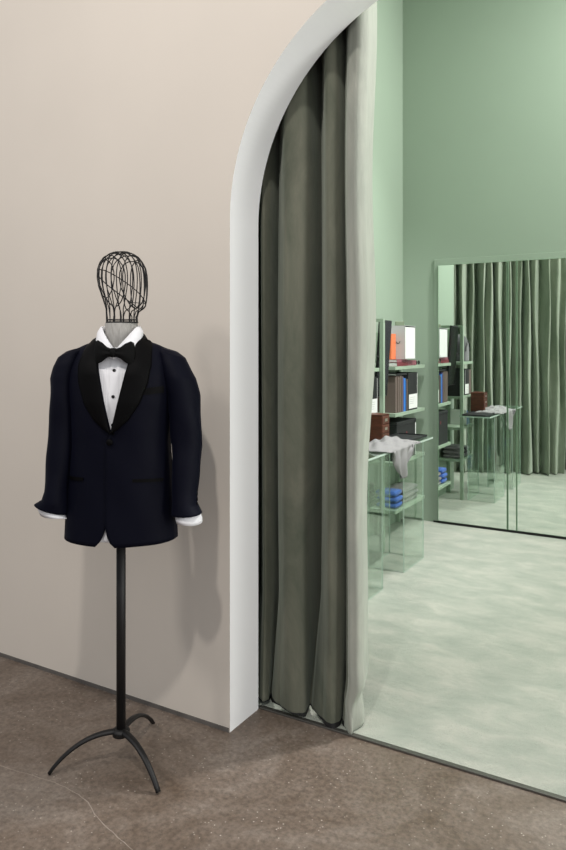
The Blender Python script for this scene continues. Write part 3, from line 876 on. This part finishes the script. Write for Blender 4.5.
# monitor hung on the front post
mo = thing('monitor', 'slim black monitor tilted forward on the green shelf post', 'monitor', (-2.035, 4.94, 1.40), 0)
tilt = R(4)
def trb(name, x0, x1, y0, y1, z0, z1, m, bev=0):
    o = box(name, x0, x1, y0, y1, z0, z1, m, mo, bev=bev); o.rotation_euler = (0, tilt, 0); return o
trb('casing', -.012, .010, -.105, .105, -.285, .285, M['black_card'], .004)
trb('display', .0102, .0115, -.097, .097, -.275, .275, M['screen'])
b = MB(); b.tube([(.02, -.141, .02), (.006, -.09, .0)], .009, 8); b.build('bracket', M['black_card'], mo)

# ---------------------------------------------------------------- glass table
gt = thing('glass_table', 'long clear glass display table in front of the green shelves', 'table', (-1.80, 4.33, 0))
TX0, TX1, TY0, TY1, TZ = -1.955, -1.668, 3.60, 4.99, .835
def pane(name, x0, x1, y0, y1, z0, z1, edges=True):
    o = box(name, x0 + 1.80, x1 + 1.80, y0 - 4.33, y1 - 4.33, z0, z1, [M['glass'], M['glass_edge']], gt)
    sz = [x1 - x0, y1 - y0, z1 - z0]; ax = sz.index(min(sz))
    for p in o.data.polygons:
        if abs(p.normal[ax]) < .5: p.material_index = 1
    return o
pane('table_top', TX0, TX1, TY0, TY1, TZ - .012, TZ)
for ya, yb in ((3.68, 4.06), (4.42, 4.80)):
    pane('side_panel', -1.677, -1.672, ya, yb, .008, TZ - .0125)
    pane('side_panel', -1.93, -1.924, ya, yb, .008, TZ - .0125)
    pane('end_panel', -1.923, -1.679, ya, ya + .006, .008, TZ - .0125)
    pane('end_panel', -1.923, -1.679, yb - .006, yb, .008, TZ - .0125)

# garment heaped on the table with a tail hanging over the front edge
def garment():
    nu, nv = 64, 60; v = []; f = []
    y0, y1 = 4.08, 4.66
    for j in range(nv + 1):
        for i in range(nu + 1):
            u = i / nu; t = j / nv            # t: 0 back of table .. 1 hanging end
            y = lerp(y0, y1, u)
            mask = math.sin(u * PI) ** .35
            s = t * .50                       # metres along cloth
            flat = .30
            h = .004 + .050 * max(0, math.sin(u * PI)) ** .6 * max(0, math.sin(min(1, s / flat) * PI)) ** .5 * (.50 + .32 * math.sin(u * 9 + s * 14) * math.cos(s * 21 - u * 5) + .30 * abs(math.sin(u * 17 - s * 19)) + .16 * math.sin(s * 60 + u * 22))
            if s < flat:
                x = -1.90 + s * (1.90 - 1.660) / flat; z = TZ + .004 + max(h, 0)
                if s > flat - .03: z = TZ + .004 + max(h, 0)
            else:
                d = s - flat
                w = math.sin(clamp((u - .02) / .76, 0, 1) * PI) ** .8
                drop = d * w
                x = -1.660 + .006 + .014 * math.sin(u * 26 + 1) * min(1, d * 14) + .012; z = TZ + .006 - drop
                y = lerp(y, lerp(y0, y1, .40), .32 * d / .2)
            y += .012 * math.sin(s * 24 + u * 3)
            v.append((x, y, z))
    for j in range(nv):
        for i in range(nu): f.append((j*(nu+1)+i, j*(nu+1)+i+1, (j+1)*(nu+1)+i+1, (j+1)*(nu+1)+i))
    return tag(obj('shirt', v, f, M['garment'], smooth=True, solid=.003, offset=1), 'crumpled grey striped shirt draped over the front edge of the glass table', 'shirt')
garment()
tr_ = thing('tray', 'flat black tray lying on the far end of the glass table', 'tray', (-1.81, 4.745, TZ + .001))
b = MB(); b.box(-.12, .10, -.24, .24, 0, .006); b.box(-.12, -.115, -.24, .24, .006, .014); b.box(.095, .10, -.24, .24, .006, .014); b.box(-.115, .095, -.24, -.235, .006, .014); b.box(-.115, .095, .235, .24, .006, .014)
b.build('tray_body', M['black_card'], tr_)
cb = thing('drawer_box', 'small reddish wooden box of drawers standing on the glass table beside the curtain', 'drawer box', (-1.90, 4.50, TZ + .006))
b = MB(); b.box(-.065, .065, -.065, -.060, 0, .19); b.box(-.065, .065, .060, .065, 0, .19); b.box(-.065, .065, -.06, .06, 0, .005); b.box(-.065, .065, -.06, .06, .185, .19); b.box(-.065, -.06, -.06, .06, .005, .185)
b.build('carcass', M['walnut'], cb)
for k in range(3):
    z0 = .008 + k * .059
    d = box('drawer', -.055, .068, -.058, .058, z0, z0 + .055, M['walnut'], cb, bev=.003)
    box('label_holder', .0682, .070, -.02, .02, z0 + .018, z0 + .036, M['silver'], d)
# ---------------------------------------------------------------- camera
cam = bpy.data.cameras.new('camera'); co = bpy.data.objects.new('camera', cam); C.objects.link(co)
co.location = (0, 0, 1.5); co.rotation_euler = (R(90), 0, R(30.4))
cam.sensor_fit = 'VERTICAL'; cam.sensor_height = 24; cam.lens = 711 / 850 * 24
cam.shift_y = -(425 - 345) / 850; cam.clip_end = 60
bpy.context.scene.camera = co

# ---------------------------------------------------------------- light
def area(name, loc, target, size, power, col, sy=None):
    l = bpy.data.lights.new(name, 'AREA'); l.energy = power; l.color = col; l.size = size
    if sy: l.shape = 'RECTANGLE'; l.size_y = sy
    o = bpy.data.objects.new(name, l); C.objects.link(o); o.location = loc
    o.rotation_euler = (Vector(target) - Vector(loc)).to_track_quat('-Z', 'Y').to_euler(); return o
area('ceiling_spot_front', (-.6, -.2, 4.3), (-2.0, 2.1, .9), .14, 60, (1, .95, .90))
area('ceiling_spot_left', (-3.2, -1.0, 4.3), (-2.8, 2.2, 1.6), .5, 50, (1, .95, .90))
area('soft_area_front', (2.6, -2.0, 2.6), (-1.6, 2.2, 1.2), 2.0, 26, (.95, .97, 1))  # broad soft area lamp at front right, outside the view
area('fill_side', (4.4, 1.25, 1.6), (-1.6, 2.0, 2.1), 1.0, 105, (1, .99, .98), 2.6)  # added fill with no real source, brightens the arch soffit, reveal and mannequin
area('ceiling_panel_green_room', (.4, 4.2, 4.9), (.3, 4.0, 0), 1.4, 36, (1, .98, .97))
area('fill_green_room', (2.74, 3.7, 1.9), (-1.6, 2.9, 1.7), 1.5, 74, (1, .99, .98), 2.6)  # added fill beside the solid right wall, whitens the reveal and curtain edge
area('ceiling_spot_arch', (.65, 4.9, 4.7), (-1.2, 2.3, .7), .28, 200, (1, .98, .96))
sl_ = bpy.data.lights.new('ceiling_spot_green_room', 'SPOT'); sl_.energy = 430; sl_.spot_size = R(58); sl_.spot_blend = .8; sl_.shadow_soft_size = .12
so = bpy.data.objects.new('ceiling_spot_green_room', sl_); C.objects.link(so); so.location = (-1.0, 3.6, 4.7)
so.rotation_euler = (Vector((-2.2, 4.5, 1.5)) - Vector(so.location)).to_track_quat('-Z', 'Y').to_euler()
w = bpy.data.worlds.new('world'); bpy.context.scene.world = w; w.use_nodes = True
w.node_tree.nodes['Background'].inputs[0].default_value = (.93, .95, 1, 1); w.node_tree.nodes['Background'].inputs[1].default_value = .42
vs = bpy.context.scene.view_settings
vs.view_transform = 'Standard'; vs.look = 'None'; vs.gamma = 1; vs.use_curve_mapping = False; vs.exposure = 0
